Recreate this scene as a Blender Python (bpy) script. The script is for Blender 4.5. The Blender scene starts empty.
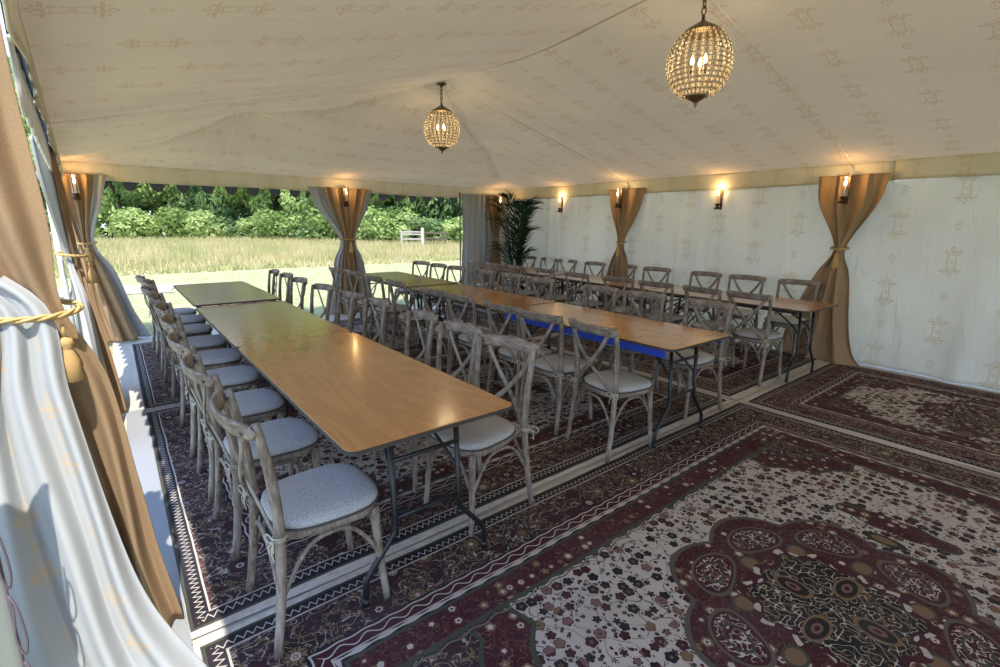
import bpy, math, random
import numpy as np
from mathutils import Vector, Matrix
R = random.Random(7)
PI = math.pi
COL = bpy.context.scene.collection
sc = bpy.context.scene

# ------------------------------------------------------------------ helpers
class MB:
    """collects shapes, then links them as ONE mesh object"""
    def __init__(s):
        s.v = []; s.f = []; s.uv = None
    def add(s, vs, fs):
        o = len(s.v)
        s.v += [tuple(v) for v in vs]
        s.f += [tuple(i + o for i in f) for f in fs]
    def box(s, c, d, m=None):
        x, y, z = d[0]/2, d[1]/2, d[2]/2
        vs = [Vector((a*x, b*y, e*z)) for a in (-1, 1) for b in (-1, 1) for e in (-1, 1)]
        if m: vs = [m @ v for v in vs]
        vs = [v + Vector(c) for v in vs]
        s.add(vs, [(0,1,3,2), (4,6,7,5), (0,4,5,1), (2,3,7,6), (0,2,6,4), (1,5,7,3)])
    def tube(s, pts, r, n=8, closed=False, flat=None):
        """r: number, list, or (ra, rb) pairs; flat = preferred side vector"""
        pts = [Vector(p) for p in pts]; N = len(pts)
        rr = r if isinstance(r, list) else [r]*N
        side = None; vs = []
        for i, p in enumerate(pts):
            a = pts[(i-1) % N] if (closed or i > 0) else p
            b = pts[(i+1) % N] if (closed or i < N-1) else p
            t = (b-a).normalized()
            if side is None:
                side = Vector(flat) if flat else (Vector((0,0,1)) if abs(t.z) < .9 else Vector((1,0,0)))
            side = side - t*side.dot(t)
            if side.length < 1e-6: side = t.orthogonal()
            side.normalize()
            up = t.cross(side)
            q = rr[i]; ra, rb = q if isinstance(q, tuple) else (q, q)
            for k in range(n):
                an = 2*PI*(k+.5)/n
                vs.append(p + side*math.cos(an)*ra + up*math.sin(an)*rb)
        fs = []
        for i in range(N if closed else N-1):
            j = (i+1) % N
            for k in range(n):
                fs.append((i*n+k, i*n+(k+1) % n, j*n+(k+1) % n, j*n+k))
        if not closed:
            fs.append(tuple(range(n))[::-1]); fs.append(tuple((N-1)*n+k for k in range(n)))
        s.add(vs, fs)
    def lathe(s, prof, c=(0,0,0), n=24):
        vs = []; fs = []
        for r, z in prof:
            for k in range(n):
                a = 2*PI*k/n
                vs.append((c[0]+r*math.cos(a), c[1]+r*math.sin(a), c[2]+z))
        for i in range(len(prof)-1):
            for k in range(n):
                fs.append((i*n+k, i*n+(k+1) % n, (i+1)*n+(k+1) % n, (i+1)*n+k))
        fs.append(tuple(range(n))[::-1]); fs.append(tuple((len(prof)-1)*n+k for k in range(n)))
        s.add(vs, fs)
    def slab(s, outlines):
        """list of same-length closed outlines, lofted and capped"""
        n = len(outlines[0]); vs = [p for o in outlines for p in o]; fs = []
        for i in range(len(outlines)-1):
            for k in range(n):
                fs.append((i*n+k, i*n+(k+1) % n, (i+1)*n+(k+1) % n, (i+1)*n+k))
        fs.append(tuple(range(n))[::-1]); fs.append(tuple((len(outlines)-1)*n+k for k in range(n)))
        s.add(vs, fs)
    def grid(s, fn, nu, nv, uv=None):
        vs = []; U = []
        for j in range(nv+1):
            for i in range(nu+1):
                vs.append(fn(i/nu, j/nv)); U.append(uv(i/nu, j/nv) if uv else (i/nu, j/nv))
        fs = [(j*(nu+1)+i, j*(nu+1)+i+1, (j+1)*(nu+1)+i+1, (j+1)*(nu+1)+i) for j in range(nv) for i in range(nu)]
        o = len(s.v)
        s.add(vs, fs)
        if s.uv is None: s.uv = [(0., 0.)]*o
        s.uv += U
    def build(s, name, mat, parent=None, smooth=True, thick=0, bevel=0):
        me = bpy.data.meshes.new(name)
        me.from_pydata(s.v, [], s.f); me.update()
        if smooth:
            me.polygons.foreach_set('use_smooth', [True]*len(me.polygons))
        if s.uv is not None and len(s.uv) == len(s.v):
            l = me.uv_layers.new(name='UVMap')
            idx = np.empty(len(me.loops), dtype=np.int32); me.loops.foreach_get('vertex_index', idx)
            l.data.foreach_set('uv', np.array(s.uv, dtype=np.float32)[idx].ravel())
        me.materials.append(mat)
        o = bpy.data.objects.new(name, me); COL.objects.link(o)
        if parent: o.parent = parent
        if bevel:
            m = o.modifiers.new('b', 'BEVEL'); m.width = bevel; m.segments = 2; m.limit_method = 'ANGLE'; m.angle_limit = .6
        if thick:
            m = o.modifiers.new('s', 'SOLIDIFY'); m.thickness = thick
        return o

def tag(o, label=None, cat=None, group=None, kind=None):
    if label: o['label'] = label
    if cat: o['category'] = cat
    if group: o['group'] = group
    if kind: o['kind'] = kind
    return o
def thing(name, loc=(0,0,0), rz=0, label=None, cat=None, group=None):
    o = bpy.data.objects.new(name, None); COL.objects.link(o)
    o.empty_display_size = .1
    o.location = loc; o.rotation_euler = (0, 0, rz)
    return tag(o, label, cat, group)
def copy_tree(o, parent=None):
    c = o.copy(); COL.objects.link(c); c.parent = parent
    for ch in o.children: copy_tree(ch, c)
    return c
def lerp(a, b, t): return a+(b-a)*t
def smooth_path(keys, n):
    """Catmull-Rom through keys"""
    K = [Vector(k) for k in keys]; K = [K[0]*2-K[1]] + K + [K[-1]*2-K[-2]]
    out = []; m = len(K)-3
    for i in range(n+1):
        t = i/n*m; j = min(int(t), m-1); t -= j
        a, b, c, d = K[j:j+4]
        out.append(.5*((2*b)+(c-a)*t+(2*a-5*b+4*c-d)*t*t+(3*b-a-3*c+d)*t**3))
    return out

# ------------------------------------------------------------------ node expression helper
class X:
    def __init__(s, nt, sock): s.nt = nt; s.s = sock
    def _m(s, op, *a, clamp=False):
        n = s.nt.nodes.new('ShaderNodeMath'); n.operation = op; n.use_clamp = clamp
        for i, v in enumerate((s,)+a):
            if isinstance(v, X): s.nt.links.new(v.s, n.inputs[i])
            else: n.inputs[i].default_value = v
        return X(s.nt, n.outputs[0])
    def __add__(s, o): return s._m('ADD', o)
    __radd__ = __add__
    def __sub__(s, o): return s._m('SUBTRACT', o)
    def __rsub__(s, o): return (s*-1)+o
    def __mul__(s, o): return s._m('MULTIPLY', o)
    __rmul__ = __mul__
    def __truediv__(s, o): return s._m('DIVIDE', o)
    def abs(s): return s._m('ABSOLUTE')
    def lt(s, o): return s._m('LESS_THAN', o)
    def gt(s, o): return s._m('GREATER_THAN', o)
    def max(s, o): return s._m('MAXIMUM', o)
    def min(s, o): return s._m('MINIMUM', o)
    def sin(s): return s._m('SINE')
    def cos(s): return s._m('COSINE')
    def sqrt(s): return s._m('SQRT')
    def atan2(s, o): return s._m('ARCTAN2', o)
    def fract(s): return s._m('FRACT')
    def floor(s): return s._m('FLOOR')
    def pingpong(s, o): return s._m('PINGPONG', o)
    def sm(s, a, b):
        n = s.nt.nodes.new('ShaderNodeMapRange'); n.interpolation_type = 'SMOOTHSTEP'
        s.nt.links.new(s.s, n.inputs[0]); n.inputs[1].default_value = a; n.inputs[2].default_value = b
        return X(s.nt, n.outputs[0])
    def within(s, a, b): return s.gt(a)*s.lt(b)

class M:
    def __init__(s, name):
        s.m = bpy.data.materials.new(name); s.m.use_nodes = True
        s.nt = s.m.node_tree; s.nt.nodes.clear()
        s.out = s.nt.nodes.new('ShaderNodeOutputMaterial')
    def node(s, t): return s.nt.nodes.new(t)
    def link(s, a, b): s.nt.links.new(a.s if isinstance(a, X) else a, b)
    def coord(s, kind='Object'):
        n = s.node('ShaderNodeTexCoord'); return n.outputs[kind]
    def xyz(s, v):
        n = s.node('ShaderNodeSeparateXYZ'); s.link(v, n.inputs[0]); return [X(s.nt, o) for o in n.outputs]
    def vec(s, x, y, z=0.0):
        n = s.node('ShaderNodeCombineXYZ')
        for i, v in enumerate((x, y, z)):
            if isinstance(v, X): s.link(v, n.inputs[i])
            else: n.inputs[i].default_value = v
        return n.outputs[0]
    def mapping(s, v, scale=(1,1,1), rot=(0,0,0), loc=(0,0,0)):
        n = s.node('ShaderNodeMapping'); s.link(v, n.inputs[0])
        n.inputs['Scale'].default_value = scale; n.inputs['Rotation'].default_value = rot; n.inputs['Location'].default_value = loc
        return n.outputs[0]
    def noise(s, v, scale, detail=2, rough=.5, dist=0):
        n = s.node('ShaderNodeTexNoise'); s.link(v, n.inputs['Vector'])
        n.inputs['Scale'].default_value = scale; n.inputs['Detail'].default_value = detail
        n.inputs['Roughness'].default_value = rough; n.inputs['Distortion'].default_value = dist
        return X(s.nt, n.outputs[0])
    def vor(s, v, scale, rnd=1.0, feature='F1'):
        n = s.node('ShaderNodeTexVoronoi'); n.feature = feature; s.link(v, n.inputs['Vector'])
        n.inputs['Scale'].default_value = scale; n.inputs['Randomness'].default_value = rnd
        return n
    def mix(s, f, a, b):
        n = s.node('ShaderNodeMix'); n.data_type = 'RGBA'
        if isinstance(f, X): s.link(f, n.inputs[0])
        else: n.inputs[0].default_value = f
        for v, i in ((a, 6), (b, 7)):
            if isinstance(v, tuple): n.inputs[i].default_value = (*v[:3], 1)
            else: s.link(v, n.inputs[i])
        return n.outputs[2]
    def ramp(s, f, stops, mode='LINEAR'):
        n = s.node('ShaderNodeValToRGB'); n.color_ramp.interpolation = mode
        e = n.color_ramp.elements
        e[0].position, e[0].color = stops[0][0], (*stops[0][1], 1)
        e[1].position, e[1].color = stops[1][0], (*stops[1][1], 1)
        for p, c in stops[2:]:
            q = e.new(p); q.color = (*c, 1)
        s.link(f, n.inputs[0]); return n.outputs[0]
    def bump(s, h, strength=.3, dist=.01):
        n = s.node('ShaderNodeBump'); s.link(h, n.inputs['Height'])
        n.inputs['Strength'].default_value = strength; n.inputs['Distance'].default_value = dist
        return n.outputs[0]
    def principled(s, color, rough=.7, metal=0, normal=None, **kw):
        n = s.node('ShaderNodeBsdfPrincipled')
        if isinstance(color, tuple): n.inputs['Base Color'].default_value = (*color[:3], 1)
        else: s.link(color, n.inputs['Base Color'])
        if isinstance(rough, X): s.link(rough, n.inputs['Roughness'])
        else: n.inputs['Roughness'].default_value = rough
        n.inputs['Metallic'].default_value = metal
        if normal is not None: s.link(normal, n.inputs['Normal'])
        for k, v in kw.items(): n.inputs[k.replace('_', ' ')].default_value = v
        return n.outputs[0]
    def cloth(s, color, trans=.3, normal=None, rough=.9):
        """diffuse cloth that lets some light through"""
        d = s.principled(color, rough, normal=normal, Specular_IOR_Level=.1)
        t = s.node('ShaderNodeBsdfTranslucent')
        if isinstance(color, tuple): t.inputs[0].default_value = (*color, 1)
        else: s.link(color, t.inputs[0])
        if normal is not None: s.link(normal, t.inputs['Normal'])
        m = s.node('ShaderNodeMixShader'); m.inputs[0].default_value = trans
        s.link(d, m.inputs[1]); s.link(t.outputs[0], m.inputs[2]); return m.outputs[0]
    def done(s, sh): s.link(sh, s.out.inputs[0]); return s.m

def srgb(*c): return tuple((x/255/12.92 if x/255 <= .04045 else ((x/255+.055)/1.055)**2.4) for x in c)

# printed ornament used on the tent linings: u across, v along the column (metres)
def ornament(m, u, v, pu=.42, pv=.6):
    col = (u/pu).floor()
    par = (col*.5).fract()*2.0            # 0 or 1
    lu = ((u/pu).fract()-.5)*pu
    lv = (((v/pv)+par*.5).fract()-.5)*pv
    a = lu.abs(); b = lv.abs()
    ink = ((b-.085).abs().lt(.009))*a.lt(.085)
    ink = ink.max(((b-.062).abs().lt(.005))*a.lt(.055))
    ink = ink.max(((a-.03).abs().lt(.006))*b.lt(.08))
    ink = ink.max((a+(b-.115).abs()).within(.012, .03))
    ink = ink.max(((a-.05)._m('MULTIPLY', 1).abs()+(b-.105).abs()).lt(.012))
    ink = ink.max((a+(b-.0)*1.0).within(.008, .02))
    # small medallion half way between
    lv2 = (((v/pv)+par*.5+.5).fract()-.5)*pv
    r = (lu*lu*2.2+lv2*lv2).sqrt()
    ink = ink.max(r.within(.028, .042)); ink = ink.max(r.lt(.012))
    return ink

def mat_lining(name, base, inkc, amount=.5, trans=.3, mode='uv', pu=.42, pv=.6, wr=.25):
    m = M(name)
    if mode == 'uv':
        c = m.coord('UV'); u, v, _ = m.xyz(c)
    else:
        c = m.coord('Object'); xx, yy, _ = m.xyz(c); u, v = yy, xx
    ink = ornament(m, u, v, pu, pv)
    vv = m.vec(u, v)
    br = m.noise(vv, 90, 2).gt(.45)
    f = ink*br*amount
    n = m.noise(vv, 1.2, 3)
    col = m.mix(n.sm(.35, .7)*.5, base, tuple(x*.86 for x in base))
    col = m.mix(f, col, inkc)
    h = m.noise(m.vec(u*2.2, v*.8), 2.2, 4, .6, .8)
    return m.done(m.cloth(col, trans, m.bump(h, wr, .06)))

def mat_plain(name, col, rough=.6, metal=0, **kw):
    m = M(name); return m.done(m.principled(col, rough, metal, **kw))

MAT = {}
MAT['roof'] = mat_lining('tent lining', (.565, .465, .315), (.40, .23, .12), .5, .105, 'xy', .44, .54, .35)
MAT['pelmet'] = mat_lining('pelmet cotton', (.82, .76, .61), (.62, .48, .25), .5, .25, 'uv', .36, .34, .1)
MAT['wall'] = mat_lining('white wall lining', (.82, .80, .74), (.58, .42, .24), .5, .38, 'uv', .48, .66, .7)
MAT['lining'] = mat_lining('white curtain lining', (.52, .53, .53), (.75, .50, .22), .55, .3, 'uv', .40, .6, .1)

def mat_hessian():
    m = M('hessian'); c = m.coord('UV'); u, v, _ = m.xyz(c)
    w = ((u*900).sin()*.5+(v*900).sin()*.5)
    n = m.noise(m.vec(u*60, v*45), 3, 3); n2 = m.noise(c, 3, 2)
    col = m.mix(n.sm(.3, .7), (.37, .245, .140), (.47, .325, .195))
    col = m.mix(n2.sm(.4, .7)*.35, col, (.33, .21, .115))
    return m.done(m.cloth(col, .22, m.bump(n+w*.1, .25, .004)))
MAT['hessian'] = mat_hessian()

def mat_wood(nm='weathered oak', sc_=(6, 6, 1.2)):
    m = M(nm); c = m.coord('Object')
    n = m.noise(m.mapping(c, sc_), 12, 4, .65); n2 = m.noise(c, 7, 3)
    col = m.ramp(n, [(.3, (.085, .062, .048)), (.5, (.19, .148, .118)), (.72, (.36, .31, .265))])
    col = m.mix(n2.sm(.45, .68)*.45, col, (.40, .36, .32))
    return m.done(m.principled(col, .65, normal=m.bump(n, .2, .001)))
MAT['wood'] = mat_wood(); MAT['wood_h'] = mat_wood('weathered oak rail', (6, 1.0, 7))

def mat_cushion():
    m = M('linen cushion'); c = m.coord('Object')
    n = m.noise(c, 160, 2); n2 = m.noise(c, 9, 3)
    col = m.mix(n.sm(.35, .65), (.32, .315, .32), (.46, .455, .465))
    col = m.mix(n2.sm(.5, .8)*.25, col, (.30, .27, .25))
    return m.done(m.principled(col, .92, normal=m.bump(n, .3, .002)))
MAT['cushion'] = mat_cushion()
MAT['piping'] = mat_plain('dark cushion piping', (.07, .062, .06), .8)
MAT['raffia'] = mat_plain('raffia ties', (.50, .46, .37), .8)

def mat_ply():
    m = M('varnished plywood'); c = m.coord('Object'); oi = m.node('ShaderNodeObjectInfo')
    r = X(m.nt, oi.outputs['Random']); x, y, z = m.xyz(c)
    v = m.vec(x*3.2, y*.55, r*17)
    n = m.noise(v, 1.6, 3, .5, 1.4)
    rings = ((n*34).sin()*.5+.5)
    g = m.noise(m.vec(x*50, y*2.2, r*9), 2.5, 3)
    col = m.mix(rings*.35+g*.4, (.42, .175, .048), (.60, .275, .09))
    st = m.noise(m.vec(x*1.2, y, r*31), 2.3, 2).sm(.64, .74)
    col = m.mix(st*.45, col, (.17, .085, .045))
    sp = m.noise(m.vec(x, y, r*5), 26, 2).sm(.70, .76)
    col = m.mix(sp*.3, col, (.66, .47, .28))
    ro = m.noise(c, 6, 2)*.12+.16
    return m.done(m.principled(col, ro, normal=m.bump(g+n*.5, .05, .002), Coat_Weight=.65, Coat_Roughness=.13, Coat_IOR=1.42))
MAT['ply'] = mat_ply()
MAT['plyedge'] = mat_plain('tabletop edge', (.04, .036, .034), .6)
MAT['steel'] = mat_plain('black steel tube', (.009, .010, .014), .4, 0)
MAT['blue'] = mat_plain('blue painted rail', (.01, .045, .42), .5)
MAT['brass'] = mat_plain('aged brass', (.23, .17, .09), .38, .9)
MAT['bronze'] = mat_plain('dark bronze', (.07, .035, .02), .45, .6)
MAT['rope'] = mat_plain('gold rope', (.50, .34, .13), .7)
MAT['tassel'] = mat_plain('gold tassel', (.50, .31, .12), .8)
MAT['pole'] = mat_plain('white pole', (.75, .74, .70), .4)
MAT['darkgreen'] = mat_plain('dark valance canvas', (.006, .007, .006), .95)
MAT['whitepiping'] = mat_plain('white piping', (.8, .78, .7), .7)
MAT['cord'] = mat_plain('purple grey cord', (.10, .075, .09), .8)
MAT['flap'] = mat_plain('grey green canvas', (.17, .18, .16), .85)
MAT['seam'] = mat_plain('roof seam tape', (.93, .88, .76), .7)
MAT['pot'] = mat_plain('black plant pot', (.02, .02, .02), .5)

def mat_glow(name, col, s):
    m = M(name); e = m.node('ShaderNodeEmission'); e.inputs[0].default_value = (*col, 1); e.inputs[1].default_value = s
    return m.done(e.outputs[0])
MAT['bulb'] = mat_glow('lit bulb', (1, .74, .42), 7)
MAT['candle'] = mat_glow('lit candle bulb', (1, .62, .25), 16)
def mat_glass():
    m = M('clear glass'); t = m.node('ShaderNodeBsdfTransparent'); t.inputs[0].default_value = (.97, .95, .9, 1)
    g = m.node('ShaderNodeBsdfGlossy'); g.inputs['Roughness'].default_value = .08
    x = m.node('ShaderNodeMixShader'); x.inputs[0].default_value = .10
    m.link(t.outputs[0], x.inputs[1]); m.link(g.outputs[0], x.inputs[2]); return m.done(x.outputs[0])
MAT['glass'] = mat_glass()
def mat_crystal():
    m = M('crystal beads'); t = m.node('ShaderNodeBsdfTranslucent'); t.inputs[0].default_value = (.78, .72, .58, 1)
    g = m.node('ShaderNodeBsdfGlossy'); g.inputs['Roughness'].default_value = .1; g.inputs[0].default_value = (.9, .85, .75, 1)
    tr = m.node('ShaderNodeBsdfTransparent'); tr.inputs[0].default_value = (.95, .9, .8, 1)
    x = m.node('ShaderNodeMixShader'); x.inputs[0].default_value = .35
    m.link(t.outputs[0], x.inputs[1]); m.link(g.outputs[0], x.inputs[2])
    y = m.node('ShaderNodeMixShader'); y.inputs[0].default_value = .5
    m.link(x.outputs[0], y.inputs[1]); m.link(tr.outputs[0], y.inputs[2]); return m.done(y.outputs[0])
MAT['crystal'] = mat_crystal()

def mat_leaf(name, a, b, trans=.35):
    m = M(name); oi = m.node('ShaderNodeObjectInfo'); r = X(m.nt, oi.outputs['Random'])
    c = m.coord('Object'); n = m.noise(c, 1.3, 2); n2 = m.noise(c, 9, 1)
    col = m.mix(n.sm(.35, .65)*.6+n2*.4, a, b)
    col = m.mix(r*.35, col, tuple(x*.6 for x in a))
    return m.done(m.cloth(col, trans, rough=.6))
MAT['leaf_a'] = mat_leaf('broad leaf green', (.17, .27, .08), (.46, .58, .20))
MAT['leaf_b'] = mat_leaf('pale leaf green', (.26, .38, .12), (.60, .68, .28))
MAT['leaf_c'] = mat_leaf('dark leaf green', (.11, .19, .07), (.32, .44, .17))
MAT['palm'] = mat_leaf('palm green', (.010, .030, .014), (.025, .065, .025), .15)
MAT['bark'] = mat_plain('bark', (.12, .09, .065), .9)
MAT['oldwood'] = mat_plain('weathered gate timber', (.42, .37, .33), .85)

def mat_ground():
    m = M('meadow ground'); c = m.coord('Object'); x, y, z = m.xyz(c)
    n = m.noise(c, .5, 4); n2 = m.noise(c, 5, 3); n3 = m.noise(c, 60, 2)
    near = m.mix(n2.sm(.35, .65), (.25, .26, .10), (.39, .36, .19))
    far = m.mix(n2.sm(.35, .65), (.38, .34, .15), (.54, .45, .25))
    w = (y+n*6).sm(19, 24)
    col = m.mix(w, near, far)
    col = m.mix(n3.sm(.4, .7)*.3, col, (.16, .19, .06))
    return m.done(m.principled(col, .95, normal=m.bump(n3, .5, .03)))
MAT['ground'] = mat_ground()
def mat_track():
    m = M('pale gravel'); c = m.coord('Object'); n = m.noise(c, 8, 4); n2 = m.noise(c, 80, 2)
    col = m.mix(n.sm(.35, .7), (.42, .335, .28), (.36, .28, .235))
    return m.done(m.principled(m.mix(n2*.3, col, (.3, .24, .2)), .95))
MAT['track'] = mat_track()
def mat_grass(name, a, b):
    m = M(name); c = m.coord('Object'); n = m.noise(c, .6, 3); n2 = m.noise(c, 14, 1)
    return m.done(m.cloth(m.mix(n.sm(.4, .6)*.6+n2*.4, a, b), .3))
MAT['grass'] = mat_grass('golden meadow grass', (.33, .35, .13), (.62, .50, .29))

# ------------------------------------------------------------------ persian rug material
def wave_(m, x, y):
    return ((x*60).sin()*(y*60).sin()).gt(.2)

def mat_rug(name, hx, hy, cream, ground_dark, bw=.60, med=1.0, seed=0.0, corner=.5):
    """rug centred on its own origin; hx, hy half sizes"""
    m = M(name); c = m.coord('Object'); x, y, z = m.xyz(c)
    maroon = (.058, .014, .020); black = (.016, .015, .02); tan = (.20, .125, .07); green = (.060, .066, .050); pink = (.20, .105, .095)
    wob = (m.noise(c, 2.2, 2)-.5)*.02
    dx = hx-x.abs(); dy = hy-y.abs()
    d = dx.min(dy)+wob
    along = m.node('ShaderNodeMix'); along.data_type = 'FLOAT'
    sel = dx.lt(dy); m.link(sel, along.inputs[0]); m.link(x, along.inputs[2]); m.link(y, along.inputs[3])
    t = X(m.nt, along.outputs[0])
    sv = m.vec(x, y, seed)
    # --- flower field
    def flowers(scale, rnd, rad, petals, vec=sv):
        vn = m.vor(vec, scale, rnd)
        dist = X(m.nt, vn.outputs['Distance'])
        px, py, _ = m.xyz(vn.outputs['Position'])
        vx, vy, _ = m.xyz(vec)
        lx = vx-px; ly = vy-py
        cr, cg, cb = m.xyz(vn.outputs['Color'])
        an = ly.atan2(lx)+cb*6
        rr = dist/((an*(petals*.5)).cos().abs()*.22+.88)
        return rr/rad, cr, cg, an
    r1, cr, cg, an = flowers(18.5, .58, .41, 5)
    zone = m.noise(sv, 2.3, 1)
    # vines: contour lines of a noise
    vn1 = m.noise(sv, 5.5, 1, .5, .6); vine = ((vn1-.5).abs().lt(.006)).max(((m.noise(sv, 9, 0)-.47).abs()).lt(.009))
    # small leaves
    r2, lr, lg, an2 = flowers(36, .9, .36, 2)
    fcol = m.mix(lr.gt(.45), green, maroon)
    col = m.mix(vine*.8, cream, black)
    col = m.mix(r2.lt(.95)*lg.gt(.18), col, fcol)
    hue = m.ramp(zone*.75+cr*.25, [(0, black), (.38, black), (.44, maroon), (.50, pink), (.56, maroon), (.62, tan), (.68, black)], 'CONSTANT')
    col = m.mix(r1.lt(1.28)*cg.gt(.12), col, cream)
    col = m.mix(r1.lt(1.1)*cg.gt(.12), col, black)
    col = m.mix(r1.lt(.98)*cg.gt(.12), col, hue)
    col = m.mix(r1.lt(.36)*cg.gt(.12), col, tan)
    col = m.mix(r1.lt(.20)*cg.gt(.12), col, black)
    # large rosettes sprinkled
    r5, qr, qg, an5 = flowers(3.6, .8, .17, 9)
    q = qg.gt(.35)
    col = m.mix(r5.lt(1.0)*q, col, green); col = m.mix(r5.lt(.82)*q, col, maroon); col = m.mix(r5.lt(.45)*q, col, pink); col = m.mix(r5.lt(.25)*q, col, black)
    # --- dense dark border filling (maroon / black with scrolls)
    r3, br, bg2, an3 = flowers(8.2, .6, .36, 7)
    sc1 = m.noise(sv, 24, 1, .5, 1.0)
    sc3 = m.noise(sv, 15, 1, .5, 1.2)
    bcol = m.mix(((sc3-.5).abs()).lt(.035), ground_dark, (.13, .085, .055))
    bcol = m.mix(((sc3-.5).abs()).lt(.014), bcol, tuple(q_*.8 for q_ in cream))
    bcol = m.mix(((sc1-.40).abs()).lt(.03), bcol, (.10, .045, .045))
    bcol = m.mix(((m.noise(sv, 30, 1)-.60).abs()).lt(.03), bcol, tan)
    bcol = m.mix(r3.lt(1.05), bcol, black)
    bcol = m.mix(r3.lt(.92), bcol, m.mix(br.gt(.5), maroon, tan))
    bcol = m.mix(((an3*3.5).sin().abs().lt(.25))*r3.within(.4, .9), bcol, black)
    bcol = m.mix(r3.within(.30, .42), bcol, cream); bcol = m.mix(r3.lt(.2), bcol, cream)
    mcol = m.mix(((sc1-.5).abs()).lt(.016), maroon, (.15, .08, .07))
    mcol = m.mix(r1.lt(1.0)*cg.gt(.3), mcol, m.mix(cr.gt(.6), (.10, .03, .03), tan))
    mcol = m.mix(r1.lt(.62)*cg.gt(.3), mcol, cream)
    mcol = m.mix(r1.lt(.25), mcol, maroon)
    # --- corner spandrels and medallion
    fx = hx-bw; fy = hy-bw
    qx = (x.abs()-fx); qy = (y.abs()-fy)
    qa = qy.atan2(qx)
    qr = (qx*qx+qy*qy).sqrt()*(1+.10*(qa*6).cos().abs())
    sp = qr/corner
    col = m.mix(sp.lt(1.05), col, green); col = m.mix(sp.lt(1.0), col, mcol); col = m.mix(sp.lt(.62), col, green); col = m.mix(sp.lt(.58), col, bcol)
    ex = x/1.12
    mr = (ex*ex+y*y).sqrt()/med; ma = y.atan2(ex)
    lobe = (ma*4).sin().abs()
    k = mr/(lobe*.085+.495)
    col = m.mix(k.lt(1.07), col, (.10, .09, .07)); col = m.mix(k.lt(1.03), col, mcol)
    fa = ((ma*(8/(2*PI))).fract()-.5)
    def petal(rc, ra, rb, off=0.0):
        f2 = fa if not off else ((ma*(8/(2*PI))+off).fract()-.5)
        py_ = f2*mr*(2*PI/8); px_ = mr-rc
        return ((px_*px_)/(ra*ra)+(py_*py_)/(rb*rb)).sqrt()
    p1 = petal(.44, .088, .14)
    col = m.mix(p1.lt(1.0), col, (.11, .10, .075)); col = m.mix(p1.lt(.88), col, maroon)
    inner = m.mix(((m.noise(sv, 32, 1)-.5).abs()).lt(.035), maroon, cream)
    inner = m.mix(r1.lt(.8), inner, pink); inner = m.mix(r1.lt(.4), inner, black)
    col = m.mix(p1.lt(.78), col, inner)
    col = m.mix(p1.within(.40, .50), col, green)
    p2 = petal(.33, .05, .045, .5)
    col = m.mix(p2.lt(1.0), col, green); col = m.mix(p2.lt(.75), col, tan)
    x4 = x*x; y4 = y*y
    k2 = ((x4*x4+y4*y4).sqrt().sqrt())/(((ma*12).cos()*.02+.255)*med)
    col = m.mix(k2.lt(1.14), col, m.mix(wave_(m, x, y), maroon, cream))
    col = m.mix(k2.lt(1.04), col, maroon)
    dcol = m.mix(((sc1-.5).abs()).lt(.022), (.010, .014, .013), tan)
    dcol = m.mix(((m.noise(sv, 30, 0)-.5).abs()).lt(.022), dcol, cream)
    fo = petal(.155, .05, .035, .25)
    f4 = (((ma*(4/(2*PI))+.5).fract()-.5)*mr*(2*PI/4)); g4 = mr-.15
    fo = ((g4*g4)/(.062*.062)+(f4*f4)/(.036*.036)).sqrt()
    dcol = m.mix(fo.lt(1.25), dcol, tan); dcol = m.mix(fo.lt(1.0), dcol, (.02, .018, .018)); dcol = m.mix(fo.lt(.5), dcol, pink); dcol = m.mix(fo.lt(.25), dcol, maroon)
    col = m.mix(k2.lt(1.0), col, dcol)
    # pendants beyond the medallion, both along the long axis
    ax = x.abs()-.88*med
    pk = ((ax*ax)/(.075*.075)+(y*y)/(.23*.23)).sqrt()*(1+.08*(y*40).cos())
    pk = pk/med
    col = m.mix(pk.lt(1.12), col, green); col = m.mix(pk.lt(1.0), col, mcol)
    ax2 = x.abs()-.70*med
    pk2 = ((ax2*ax2)/(.045*.045)+(y*y)/(.09*.09)).sqrt()
    col = m.mix(pk2.lt(1.0), col, (.03, .03, .025)); col = m.mix(pk2.lt(.6), col, tan)
    # --- border bands from the edge inwards
    s = bw/.60
    zig = (t*60).pingpong(1.0)            # 0..1 triangle
    wave = ((t*58).sin()*.5+.5)
    sc2 = ((t*140).sin()*.5+.5)
    def band(a, b, cc):
        nonlocal col
        col = m.mix(d.within(a*s, b*s), col, cc)
    # scalloped inner edge: field colour starts where d is larger than a wavy line
    edge = d-(wave*.012+.600*s)
    col = m.mix(edge.lt(0), col, green)
    col = m.mix(((edge-.012).abs()).lt(.004), col, (.16, .14, .13))
    band(.580, .600, green)
    band(.455, .582, mcol)
    band(.440, .455, green)
    gz = ((d/s-.425).abs()).lt((wave*.008+.004))
    col = m.mix(d.within(.335*s, .440*s), col, black)
    col = m.mix(gz, col, cream)
    col = m.mix(d.within(.352*s, .408*s), col, maroon)
    gw = ((d/s-.380)-((t*62).sin()*.013)).abs().lt(.0035)
    col = m.mix(gw, col, cream)
    col = m.mix(((d/s-.350-((t*62).sin()*.003)).abs()).lt(.004), col, cream)
    col = m.mix(((d/s-.410).abs()).lt(.003), col, cream)
    band(.118, .335, bcol)
    col = m.mix(((d/s-.122).abs()).lt(.004), col, cream)
    zz = ((d/s-.09)-((zig-.5)*.030)).abs().lt(.0045)
    col = m.mix(d.within(.062*s, .116*s), col, black); col = m.mix(zz, col, cream)
    col = m.mix(((d/s-.060).abs()).lt(.004), col, black)
    fringe = m.mix(m.noise(m.vec(x, y), 25, 3).sm(.4, .7)*.4, tuple(min(1, q_*1.3) for q_ in cream), (.33, .30, .27))
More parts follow.
